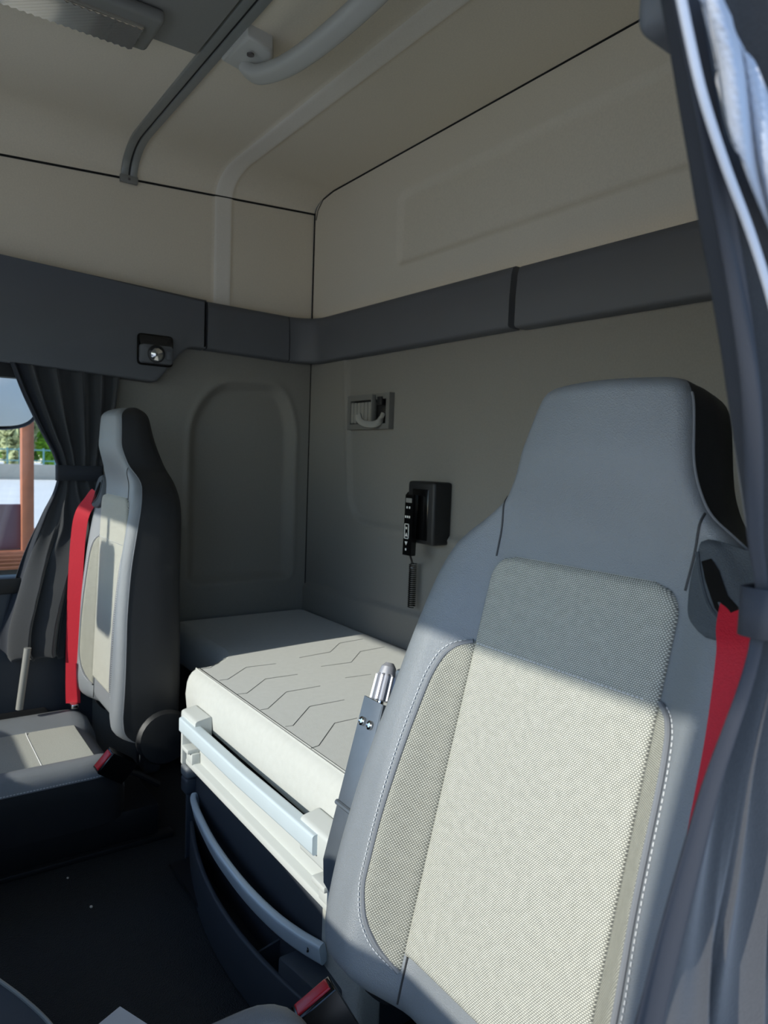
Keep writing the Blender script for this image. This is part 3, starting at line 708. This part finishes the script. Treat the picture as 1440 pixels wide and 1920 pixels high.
    # webbing
    cl = [(.212, .535, gb(.212, .535)-.006), (.220, .510, gb(.220, .51)+.004), (.232, .48, .045), (.243, .40, .055), (.25, .30, .066), (.256, .18, .07), (.262, .06, .065), (.27, -.06, .05), (.276, -.10, .045)]
    if s < 0: cl = [(a, b, c) for a, b, c in cl[:2]]+[(.226, .472, .050), (.233, .411, .058), (.238, .271, .060), (.242, .113, .056), (.246, -.027, .05), (.248, -.095, .045)]
    c3 = spline([P(s*a, b, c) for a, b, c in cl], 8)
    V, F, uvb = [], [], []; hwid = .0235
    for i, p in enumerate(c3):
        t = c3[min(i+1, len(c3)-1)]-c3[max(i-1, 0)]; t /= np.linalg.norm(t); f = i/(len(c3)-1)
        dirn = Lx*(1-.25*f)+W*(-.35)*(.2+f) if s > 0 else Lx*.55-W*(.35+.6*min(1, f*2.5)); dirn = dirn-t*np.dot(dirn, t); dirn /= np.linalg.norm(dirn); nrm = np.cross(dirn, t)
        for (x, y) in ((-hwid, .0007), (-hwid*.33, .0011), (hwid*.33, .0011), (hwid, .0007), (hwid, -.0007), (-hwid, -.0007)): V.append(p+dirn*x+nrm*y)
    for i in range(len(c3)-1):
        for k in range(6): F.append((i*6+k, i*6+(k+1) % 6, (i+1)*6+(k+1) % 6, (i+1)*6+k))
    F += [tuple(range(6)), tuple((len(c3)-1)*6+k for k in range(6))]
    wbg = pyd('seat_belt', V, F, 'belt', root, ang=50)
    p = c3[-1]; anchor = box('belt_anchor', tuple(p-np.array([.03, .012, .012])), tuple(p+np.array([.03, .012, .004])), 'chrome', wbg, .004)
    # cushion
    cx0, cx1, cy0, cy1, cz, cth, bol = cush
    us = np.linspace(-1, 1, 41); vy = np.linspace(0, 1, 31); V, F = [], []
    hwc = (cx1-cx0)/2; cxm = (cx0+cx1)/2
    def ctop(t, q):
        y = cy0+(cy1-cy0)*q; a = abs(t)
        z = cz+bol*sst((a-.52)/.28)
        e = np.clip((a-.86)/.14, 0, 1); z -= .045*(1-math.sqrt(max(0, 1-e*e)))
        e = np.clip((q-.86)/.14, 0, 1); z -= .07*(1-math.sqrt(max(0, 1-e*e)))
        e = np.clip((.14-q)/.14, 0, 1); z -= .06*(1-math.sqrt(max(0, 1-e*e)))
        return y, z
    def hwq(q):
        e = np.clip((q-.80)/.20, 0, 1); return hwc-.05*(1-math.sqrt(max(0, 1-e*e)))
    for q in vy:
        for t in us:
            y, z = ctop(t, q); V.append((cxm+t*hwq(q), y, z))
    NU = len(us)
    for j in range(len(vy)-1):
        for i in range(NU-1): F.append((j*NU+i, j*NU+i+1, (j+1)*NU+i+1, (j+1)*NU+i))
    cu = pyd('cushion', V, F, 'vinyl', root, ang=80)
    rim = [(us[0], q) for q in vy]+[(t, 1.) for t in us[1:]]+[(us[-1], q) for q in vy[::-1][1:]]+[(t, 0.) for t in us[::-1][1:-1]]
    R3 = [np.array([cxm+t*hwq(q), *ctop(t, q)]) for t, q in rim]; V, F = [], []
    for dz, ins_ in ((0, 0), (.02, -.004), (.05, 0), (cth, .03)):
        for p in R3: V.append((cxm+(p[0]-cxm)*(1-ins_), p[1], p[2]-dz if dz < cth else cz-cth))
    n = len(R3)
    for r_ in range(3):
        for i in range(n): F.append((r_*n+i, r_*n+(i+1) % n, (r_+1)*n+(i+1) % n, (r_+1)*n+i))
    F.append(tuple(3*n+i for i in range(n)))
    pyd('cushion_side', V, F, 'vinylblack', root, ang=60)
    V, F = [], []; vi = np.linspace(.12, .88, 24); ui = np.linspace(-.60, .60, 21)
    for q in vi:
        for t in ui:
            y, z = ctop(t, q); dd = min(t+.6, .6-t)/.06; V.append((cxm+t*hwq(q), y, z+.0008+.006*min(1, max(0, dd))**.5))
    for j in range(23):
        for i in range(20): F.append((j*21+i, j*21+i+1, (j+1)*21+i+1, (j+1)*21+i))
    ci = pyd('cushion_insert', V, F, 'cushionweave', root, ang=80)
    tube('seam', [np.array([cxm+t*hwq(.62), ctop(t, .62)[0], ctop(t, .62)[1]+.0068]) for t in np.linspace(-.58, .58, 24)], .0014, 'thread', ci, 5)
    E_ = [q for q in R3[:len(vy)]] if s > 0 else [q for q in R3[len(vy)+len(us)-2:len(vy)*2+len(us)-2]]
    dash('stitching', [q+np.array([0, 0, .003]) for q in E_[3:-1]], parent=cu, ln=.005, gap=.003, r_=.0012)
    tube('cushion_piping', E_[3:], .0022, 'piping', cu, 6)
    # base
    z0 = cz-cth
    box('base', (cx0+.035, cy0+.06, .012), (cx1-.035, cy1+.10, z0+.01), 'plasticblack', root, .012)
    box('floor_rail', (cx0+.02, cy0-.02, 0), (cx0+.06, cy1+.14, .016), 'plasticblack', root, .003)
    box('floor_rail', (cx1-.06, cy0-.02, 0), (cx1-.02, cy1+.14, .016), 'plasticblack', root, .003)
    # recliner covers
    for sg in (-1, 1):
        cpt = O+U*(-.19 if s < 0 else -.07)-W*.085
        lathe('recliner_cover', [(.060, 0), (.080, .004), (.082, .024), (.074, .036), (.02, .040)], (O[0]+sg*.235, cpt[1]+.02, cpt[2]), (sg, 0, 0), 'plasticblack', root, 28)
    # buckle on the inboard side
    return root, P
thick_d = lambda v: float(interp([(-.22, .13), (0, .125), (.4, .115), (.6, .10), (.78, .085)], v))
thick_p = lambda v: float(interp([(-.22, .165), (0, .155), (.3, .145), (.5, .140), (.58, .130), (.64, .105), (.70, .080), (.78, .060)], v))
ds, PD = make_seat('driver_chair', (.87, .55, .52), 14, 1, 'driver seat with dark vinyl headrest and woven pale centre, beside the steel bracket', -.09, thick_d, (.605, 1.135, -.02, .455, .40, .16, .055))
BS, US, HRW, VS, CW = .72, .93, .050, 1.14, .158
ps, PP = make_seat('passenger_chair', (-.856, .572, .52), 2.5, -1, 'passenger seat with black side shell and red belt, beside the passenger window', -.09, thick_p, (-1.110, -.602, .02, .57, .25, .15, .04))
def buckle(root, c, ax, rt, nm='belt_buckle'):
    """c: centre of the top, ax: pointing direction, rt: width direction"""
    ax, rt = Vector(ax).normalized(), Vector(rt); rt = (rt-ax*rt.dot(ax)).normalized(); nn_ = ax.cross(rt); c = Vector(c)
    def bx(n, a0, a1, w_, t_, m, par, bev, off=0):
        pl = [c+ax*a0+rt*x*w_+nn_*(y*t_+off) for x, y in ((-1, -1), (1, -1), (1, 1), (-1, 1))]; return prism(n, pl, ax*(a1-a0), m, par, bev, 3)
    b_ = bx(nm, .0, -.095, .033, .018, 'glossblack', root, .004)
    bx('release_button', .004, -.02, .027, .012, 'redplastic', b_, .003)
    tube('buckle_stalk', [c-ax*.08, c-ax*.13+Vector((0, .01, 0)), c-ax*.2+Vector((0, .02, -.01))], .009, 'plasticblack', b_, 8)
    return b_
buckle(ds, (.592, .492, .392), (-.25, -.45, .85), (.2, 1, .5))
buckle(ps, (-.575, .49, .305), (.25, -.75, .6), (.1, .6, .8))
prism('hinge_plate', [tuple(PD(-.262, v, w_)) for v, w_ in ((-.06, .01), (-.06, -.05), (-.2, -.03), (-.2, .02))], (-.006, 0, 0), 'steel', ds, .002)
adopt(ds); adopt(ps)

# ------------------------------------------------------------------ curtains
def curtain(name, s, label, edge, backs, xbase, tiez, nup, nlow, aup, alow):
    """edge/backs: (z -> y) tables of the front and rear edge; s=-1 passenger, +1 driver; pleats stand off xbase towards +x"""
    root = empty(name, (xbase, float(interp(edge, tiez))+.07, 0), label, 'curtain', 'cab side curtains')
    amp = .012
    zs = np.linspace(edge[0][0], edge[-1][0], 110); us = np.linspace(0, 1, 161); V, F = [], []
    for z in zs:
        y0, y1 = float(interp(edge, z)), float(interp(backs, z)); wd = y1-y0
        lo_ = float(sst(np.array((tiez-z)/.42))); hi_ = float(sst(np.array((z-tiez)/.16)))
        A = amp+(aup-amp)*hi_+(alow-amp)*lo_; nf = nup+(nlow-nup)*float(sst(np.array((tiez+.05-z)/.25)))
        for u in us:
            uu = u+.035*math.sin(7*u+2.0+3*z)
            ph = 2*math.pi*nf*uu+.6
            f = .5+.5*(math.sin(ph)*.78+.22*math.sin(2.3*ph+1.1+5*z))
            taper = 1-.35*lo_*float(sst(np.array((u-.6)/.4)))
            tt = (nf*uu+.05) % 1.0; sw = (tt/.82)**1.2 if tt < .82 else (1-tt)/.18
            x = A*(f*(1-lo_)+sw*lo_)*taper+.028*u*lo_*(s < 0)
            yy = y0+wd*u+.02*A/.03*math.cos(ph)*min(1, 6*u)*min(1, 6*(1-u))*.4
            zz_ = z
            hem = max(0, 1-(z-edge[0][0])/.06); zz_ = z+hem*(-.010*math.sin(ph)+.03*max(0, .12-u)/.12)
            V.append((xbase+x, yy, zz_))
    n = len(us)
    for j in range(len(zs)-1):
        for i in range(n-1): F.append((j*n+i, j*n+i+1, (j+1)*n+i+1, (j+1)*n+i))
    cl_ = pyd('cloth', V, F, 'curtain', root, ang=180, fix=False)
    sm = cl_.modifiers.new('thickness', 'SOLIDIFY'); sm.thickness = .0022
    cl_.data.materials.append(MATS['band'])                 # darker band colour along the leading edge
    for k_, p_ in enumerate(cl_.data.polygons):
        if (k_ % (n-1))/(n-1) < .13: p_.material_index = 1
    # tie band
    y0, y1 = float(interp(edge, tiez)), float(interp(backs, tiez)); lo = []
    bh_ = .026 if s < 0 else .017
    band = rrect(y1-y0+.014, amp+.014, .012, 6)
    V, F = [], []; K = len(band)
    for dz, k in ((-bh_, 1), (bh_, 1.0)):
        for p in band: V.append((xbase+amp*.5+p[1]*k, (y0+y1)/2+p[0]*k, tiez+dz))
    for k in range(K): F.append((k, (k+1) % K, K+(k+1) % K, K+k))
    tb = pyd('tie_band', V, F, 'band', root, ang=60); so = tb.modifiers.new('thickness', 'SOLIDIFY'); so.thickness = .002
    return root
pe, pb_ = [[(1.16+(z-1.16)*1.02, y*1.02) for z, y in T] for T in ([(.475, .318), (.50, .302), (.55, .303), (.65, .325), (.80, .365), (.95, .425), (1.03, .462), (1.08, .472), (1.13, .46), (1.22, .415), (1.33, .365), (1.44, .325)],
 [(.475, .485), (.50, .487), (.65, .505), (.80, .545), (1.0, .60), (1.08, .607), (1.2, .63), (1.33, .655), (1.44, .668)])]
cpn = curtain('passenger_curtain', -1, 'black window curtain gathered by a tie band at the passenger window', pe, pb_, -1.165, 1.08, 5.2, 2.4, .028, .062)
adopt(cpn)
de, db = [[(1.16+(z-1.16)*.907, y*.907) for z, y in T] for T in ([(.45, .31), (.70, .395), (.788, .417), (.925, .474), (1.03, .535), (1.06, .540), (1.116, .512), (1.27, .438), (1.32, .411), (1.42, .359), (1.55, .29)],
 [(.45, .56), (.70, .60), (.925, .64), (1.06, .66), (1.2, .69), (1.55, .74)])]
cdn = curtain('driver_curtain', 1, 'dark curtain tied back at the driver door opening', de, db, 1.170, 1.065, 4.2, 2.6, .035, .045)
hemp = spline([tuple(onx(p, 1.214)) for p in ((1270, -40), (1290, 60), (1318, 180), (1360, 310), (1405, 430), (1440, 540), (1470, 660))], 6)
sweep('lining_hem', hemp, rrect(.004, .003, .001, 2), (1, -.8, .2), 'lining', cdn)
LB = spline([tuple(p) for p in ((1300, -60), (1318, 20), (1345, 130), (1368, 230), (1400, 330), (1445, 440))], 6)
RB = spline([tuple(p) for p in ((1330, -60), (1352, 10), (1395, 90), (1430, 170), (1465, 260), (1510, 360))], 6)
V, F = [], []; NC = 14
for j, (l_, r_) in enumerate(zip(LB, RB)):
    for i in range(NC):
        t = i/(NC-1); px = (1-t)*np.array(l_)+t*np.array(r_)
        V.append(onx(px, 1.212+.006*math.sin(t*math.pi)+.004*math.sin(9*t+.35*j)))
for j in range(len(LB)-1):
    for i in range(NC-1): F.append((j*NC+i, j*NC+i+1, (j+1)*NC+i+1, (j+1)*NC+i))
lo_ = pyd('lining', V, F, 'lining', cdn, ang=180, fix=False); q_ = lo_.modifiers.new('thickness', 'SOLIDIFY'); q_.thickness = .002
adopt(cdn)

# ------------------------------------------------------------------ small things
pl_ = empty('door_grab_pole', (-1.05, .36, .20), 'short grey upright grab pole beside the passenger curtain', 'grab pole')
tube('pole', [tuple(onx((36, 1330), -1.06)), tuple(onx((52, 1215), -1.06))], .011, 'greyplastic', pl_, 14)
adopt(pl_)
a, b, c_ = onz((225, 1888), .001), onz((180, 1925), .001), onz((282, 1925), .001)
e1 = (b-a); e2 = (c_-a)
pa = prism('paper_sheet', [tuple(a), tuple(a+e1*2.2), tuple(a+e1*2.2+e2*2.0), tuple(a+e2*2.0)], (0, 0, .0015), 'paper'); tag(pa, 'white paper sheet lying on the black floor', 'paper')
for k, (px, lab) in enumerate((((171, 1700), 'larger pale crumb on the open black floor'), ((127, 1646), 'smaller pale crumb on the black floor near the passenger seat base'))):
    p = onz(px, .003); b_ = bmesh.new(); bmesh.ops.create_icosphere(b_, subdivisions=1, radius=.0042-.001*k)
    for v in b_.verts: v.co = Vector((v.co.x*1.3, v.co.y, v.co.z*.7))+Vector(p)
    tag(bm_obj('crumb', b_, 'crumb', smooth=False), lab, 'crumb', 'floor crumbs')

# dashboard, steering wheel, console edge (mostly out of view; they shade the cab)
da = empty('dashboard', (0, YF, .5), 'dark dashboard running across the cab front', 'dashboard')
prism('top', [(p[0], p[1], .90) for p in [(XL+.03, YF-.08), (XR-.03, YF-.08), (XR-.03, -.53), (.35, -.53), (.15, -.50), (-.2, -.50), (-.55, -.50), (-.55, YF-.08)][1:]], (0, 0, -.42), 'dashgrey', da, .03, 3)
box('passenger_top', (XL+.03, YF-.08, .45), (-.552, -.50, .69), 'dashgrey', da, .03, 3)
box('cluster_hood', (.40, YF, .89), (1.12, -.5, 1.05), 'plasticnavy', da, .04, 3)
box('lower_panel', (XL+.06, YF-.06, .10), (1.1, -.62, .55), 'plasticblack', da, .02)
arcp = [onz(p, .34) for p in ((-60, 1800), (0, 1840), (50, 1878), (95, 1922), (130, 1980), (150, 2060))]
adopt(da)
cc_ = empty('centre_console', (.3, 0, .22), 'dark centre console with a thin pale trim strip along its edge', 'console')
tube('trim_strip', spline([tuple(p) for p in arcp], 5), .0032, 'alu', cc_, 8)
ctop_ = [tuple(p) for p in spline([tuple(p) for p in arcp], 5)]
prism('body', ctop_+[(arcp[-1][0], -.35, .34), (arcp[0][0], -.35, .34)], (0, 0, -.34), 'plasticnavy', cc_)
adopt(cc_)
st = empty('steering_wheel', (.87, -.27, .83), 'black steering wheel in front of the driver seat', 'steering wheel')
wc, wn_ = np.array([.87, -.27, .83]), np.array([0, .62, .78]); wu = np.array([0, -.78, .62])
tube('rim', [wc+.225*(math.cos(a)*np.array([1., 0, 0])+math.sin(a)*wu) for a in np.linspace(0, 2*math.pi, 49)], .016, 'vinylblack', st, 10)
lathe('hub', [(.07, -.03), (.085, 0), (.07, .02), (.02, .03)], tuple(wc-wn_*.02), tuple(wn_), 'plasticblack', st)
for a in (0.1, math.pi-.1, 1.5*math.pi): tube('spoke', [wc-wn_*.02, wc+.22*(math.cos(a)*np.array([1., 0, 0])+math.sin(a)*wu)], .014, 'plasticblack', st)
tube('column', [wc-wn_*.02, wc-wn_*.13], .04, 'plasticblack', st)
adopt(st)

# ------------------------------------------------------------------ outside
GZ = -1.45
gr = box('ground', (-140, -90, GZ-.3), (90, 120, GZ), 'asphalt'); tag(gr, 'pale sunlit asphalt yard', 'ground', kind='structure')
lw = box('low_wall', (-64, -5, GZ), (-63.4, 60, GZ+1.25), 'concrete', None, .05); tag(lw, 'low pale concrete wall at the far side of the yard', 'wall', kind='structure')
fe = empty('fence', (-63.7, 20, GZ+1.2), 'blue green steel fence standing on the low concrete wall', 'fence')
for k in range(46): box('post', (-63.76, 2+k*.9, GZ+1.22), (-63.64, 2.12+k*.9, GZ+2.6), 'fence', fe)
box('rail', (-63.73, 2, GZ+2.4), (-63.67, 43, GZ+2.5), 'fence', fe); box('rail', (-63.73, 2, GZ+1.5), (-63.67, 43, GZ+1.6), 'fence', fe)
adopt(fe)
def tree(x, y, h, rad, m, lab, seed, n=900):
    rnd = random.Random(seed); t = empty('tree', (x, y, GZ), lab, 'tree', 'trees behind the fence')
    tube('trunk', [(x, y, GZ), (x+.1, y, GZ+h*.4), (x, y+.1, GZ+h*.85)], [.22, .16, .05], 'bark', t, 7)
    V, F = [], []
    for k in range(n):
        a = rnd.random()*2*math.pi; q = rnd.random()**.5; z = rnd.random()
        rr = rad*q*(math.sin(math.pi*min(1, .12+z*.88))**.6); c = Vector((x+rr*math.cos(a), y+rr*math.sin(a), GZ+h*(.12+.9*z))); sz = .22+.35*rnd.random()
        d1 = Vector((rnd.uniform(-1, 1), rnd.uniform(-1, 1), rnd.uniform(-1, 1))).normalized(); d2 = d1.orthogonal().normalized(); k0 = len(V)
        V += [c-d1*sz, c-d2*sz*.5, c+d1*sz, c+d2*sz*.5]; F.append((k0, k0+1, k0+2, k0+3))
    pyd('foliage', V, F, m, t, smooth=False, fix=False)
    adopt(t)
for i, (x, y, h, rad, m, lab) in enumerate(((-71, 6.6, 11, 2.6, 'leafdark', 'dark green tree behind the low wall, beside the pale tree'), (-67.5, 9.6, 10, 1.5, 'leafpale', 'pale half bare tree behind the low wall'), (-70, 13.3, 9, 2.0, 'leafbright', 'bright green tree behind the low wall'), (-76, 10.6, 13, 3.4, 'leafdark', 'broad dark green tree behind the pale one'), (-76, 18.5, 12, 3.4, 'leafdark', 'tall dark green tree beyond the bright green one'))):
    tree(x, y, h, rad, m, lab, i+3, 2600)
# rust red flatbed trailer parked alongside
tr = empty('flatbed_trailer', (-5.0, 1.2, GZ), 'rust brown flatbed trailer with a stake post beside the window', 'trailer')
p0 = onx((52, 1028), -4.9); pz = onx((0, 946), -4.9)[2]; dz = onx((0, 1030), -4.9)[2]; d2 = onx((0, 1062), -4.9)[2]
box('side_panel', (-4.96, -3.2, dz), (-4.90, p0[1]-.02, pz), 'maroon', tr, .01)
box('deck', (-6.6, -3.2, d2-.02), (-4.82, 4.2, dz-.01), 'rust', tr, .01)
for k in range(4): box('deck_rib', (-4.80, -3.2, d2+k*.03), (-4.785, 4.2, d2+k*.03+.012), 'rust', tr, .003)
box('stake_post', (-4.95, p0[1]-.05, dz-.02), (-4.85, p0[1]+.04, 1.46), 'rust', tr, .01)
box('chassis', (-6.2, -3.0, d2-.35), (-5.2, 4.0, d2-.02), 'plasticblack', tr, .02)
for y in (-2.2, -1.0, 2.6): lathe('wheel', [(.48, 0), (.5, .04), (.5, .22), (.48, .26)], (-5.15, y, GZ+.5), (-1, 0, 0), 'plasticblack', tr)
adopt(tr)
gs = box('verge', (-4.6, -8, GZ), (-3.0, 12, GZ+.02), 'grass'); tag(gs, 'strip of grass beside the parked trailer', 'grass', kind='stuff')
# mirror head seen through the top of the window
mc = onx((-30, 735), -2.0)
mr = empty('outside_mirror', tuple(mc), 'pale rounded mirror head with a dark rim outside the window', 'mirror')
def ell(x, ry, rz): return [(x, mc[1]+ry*math.copysign(abs(math.cos(a))**.6, math.cos(a)), mc[2]+rz*math.copysign(abs(math.sin(a))**.6, math.sin(a))) for a in np.linspace(0, 2*math.pi, 40, endpoint=False)]
prism('rim', ell(-2.0, .215, .155), (-.06, 0, 0), 'glossblack', mr, .01)
prism('face', ell(-1.992, .20, .14), (-.02, 0, 0), 'mirrorpale', mr, .004)
tube('arm', [tuple(mc+np.array([-.03, 0, .1])), tuple(mc+np.array([-.03, 0, .9]))], .02, 'plasticblack', mr)
adopt(mr)
# front mirror on the passenger side of the windscreen (outside the cab)
fm = empty('front_mirror', (-.80, -1.05, 1.6), 'black front mirror hanging outside the windscreen', 'mirror')
box('head', (-.90, -1.10, 1.42), (-.72, -1.02, 1.70), 'plasticblack', fm, .03, 3)
tube('arm', [(-.81, -1.05, 1.68), (-.81, -1.04, 1.82), (-.81, -.95, 1.86)], .015, 'plasticblack', fm)
adopt(fm)
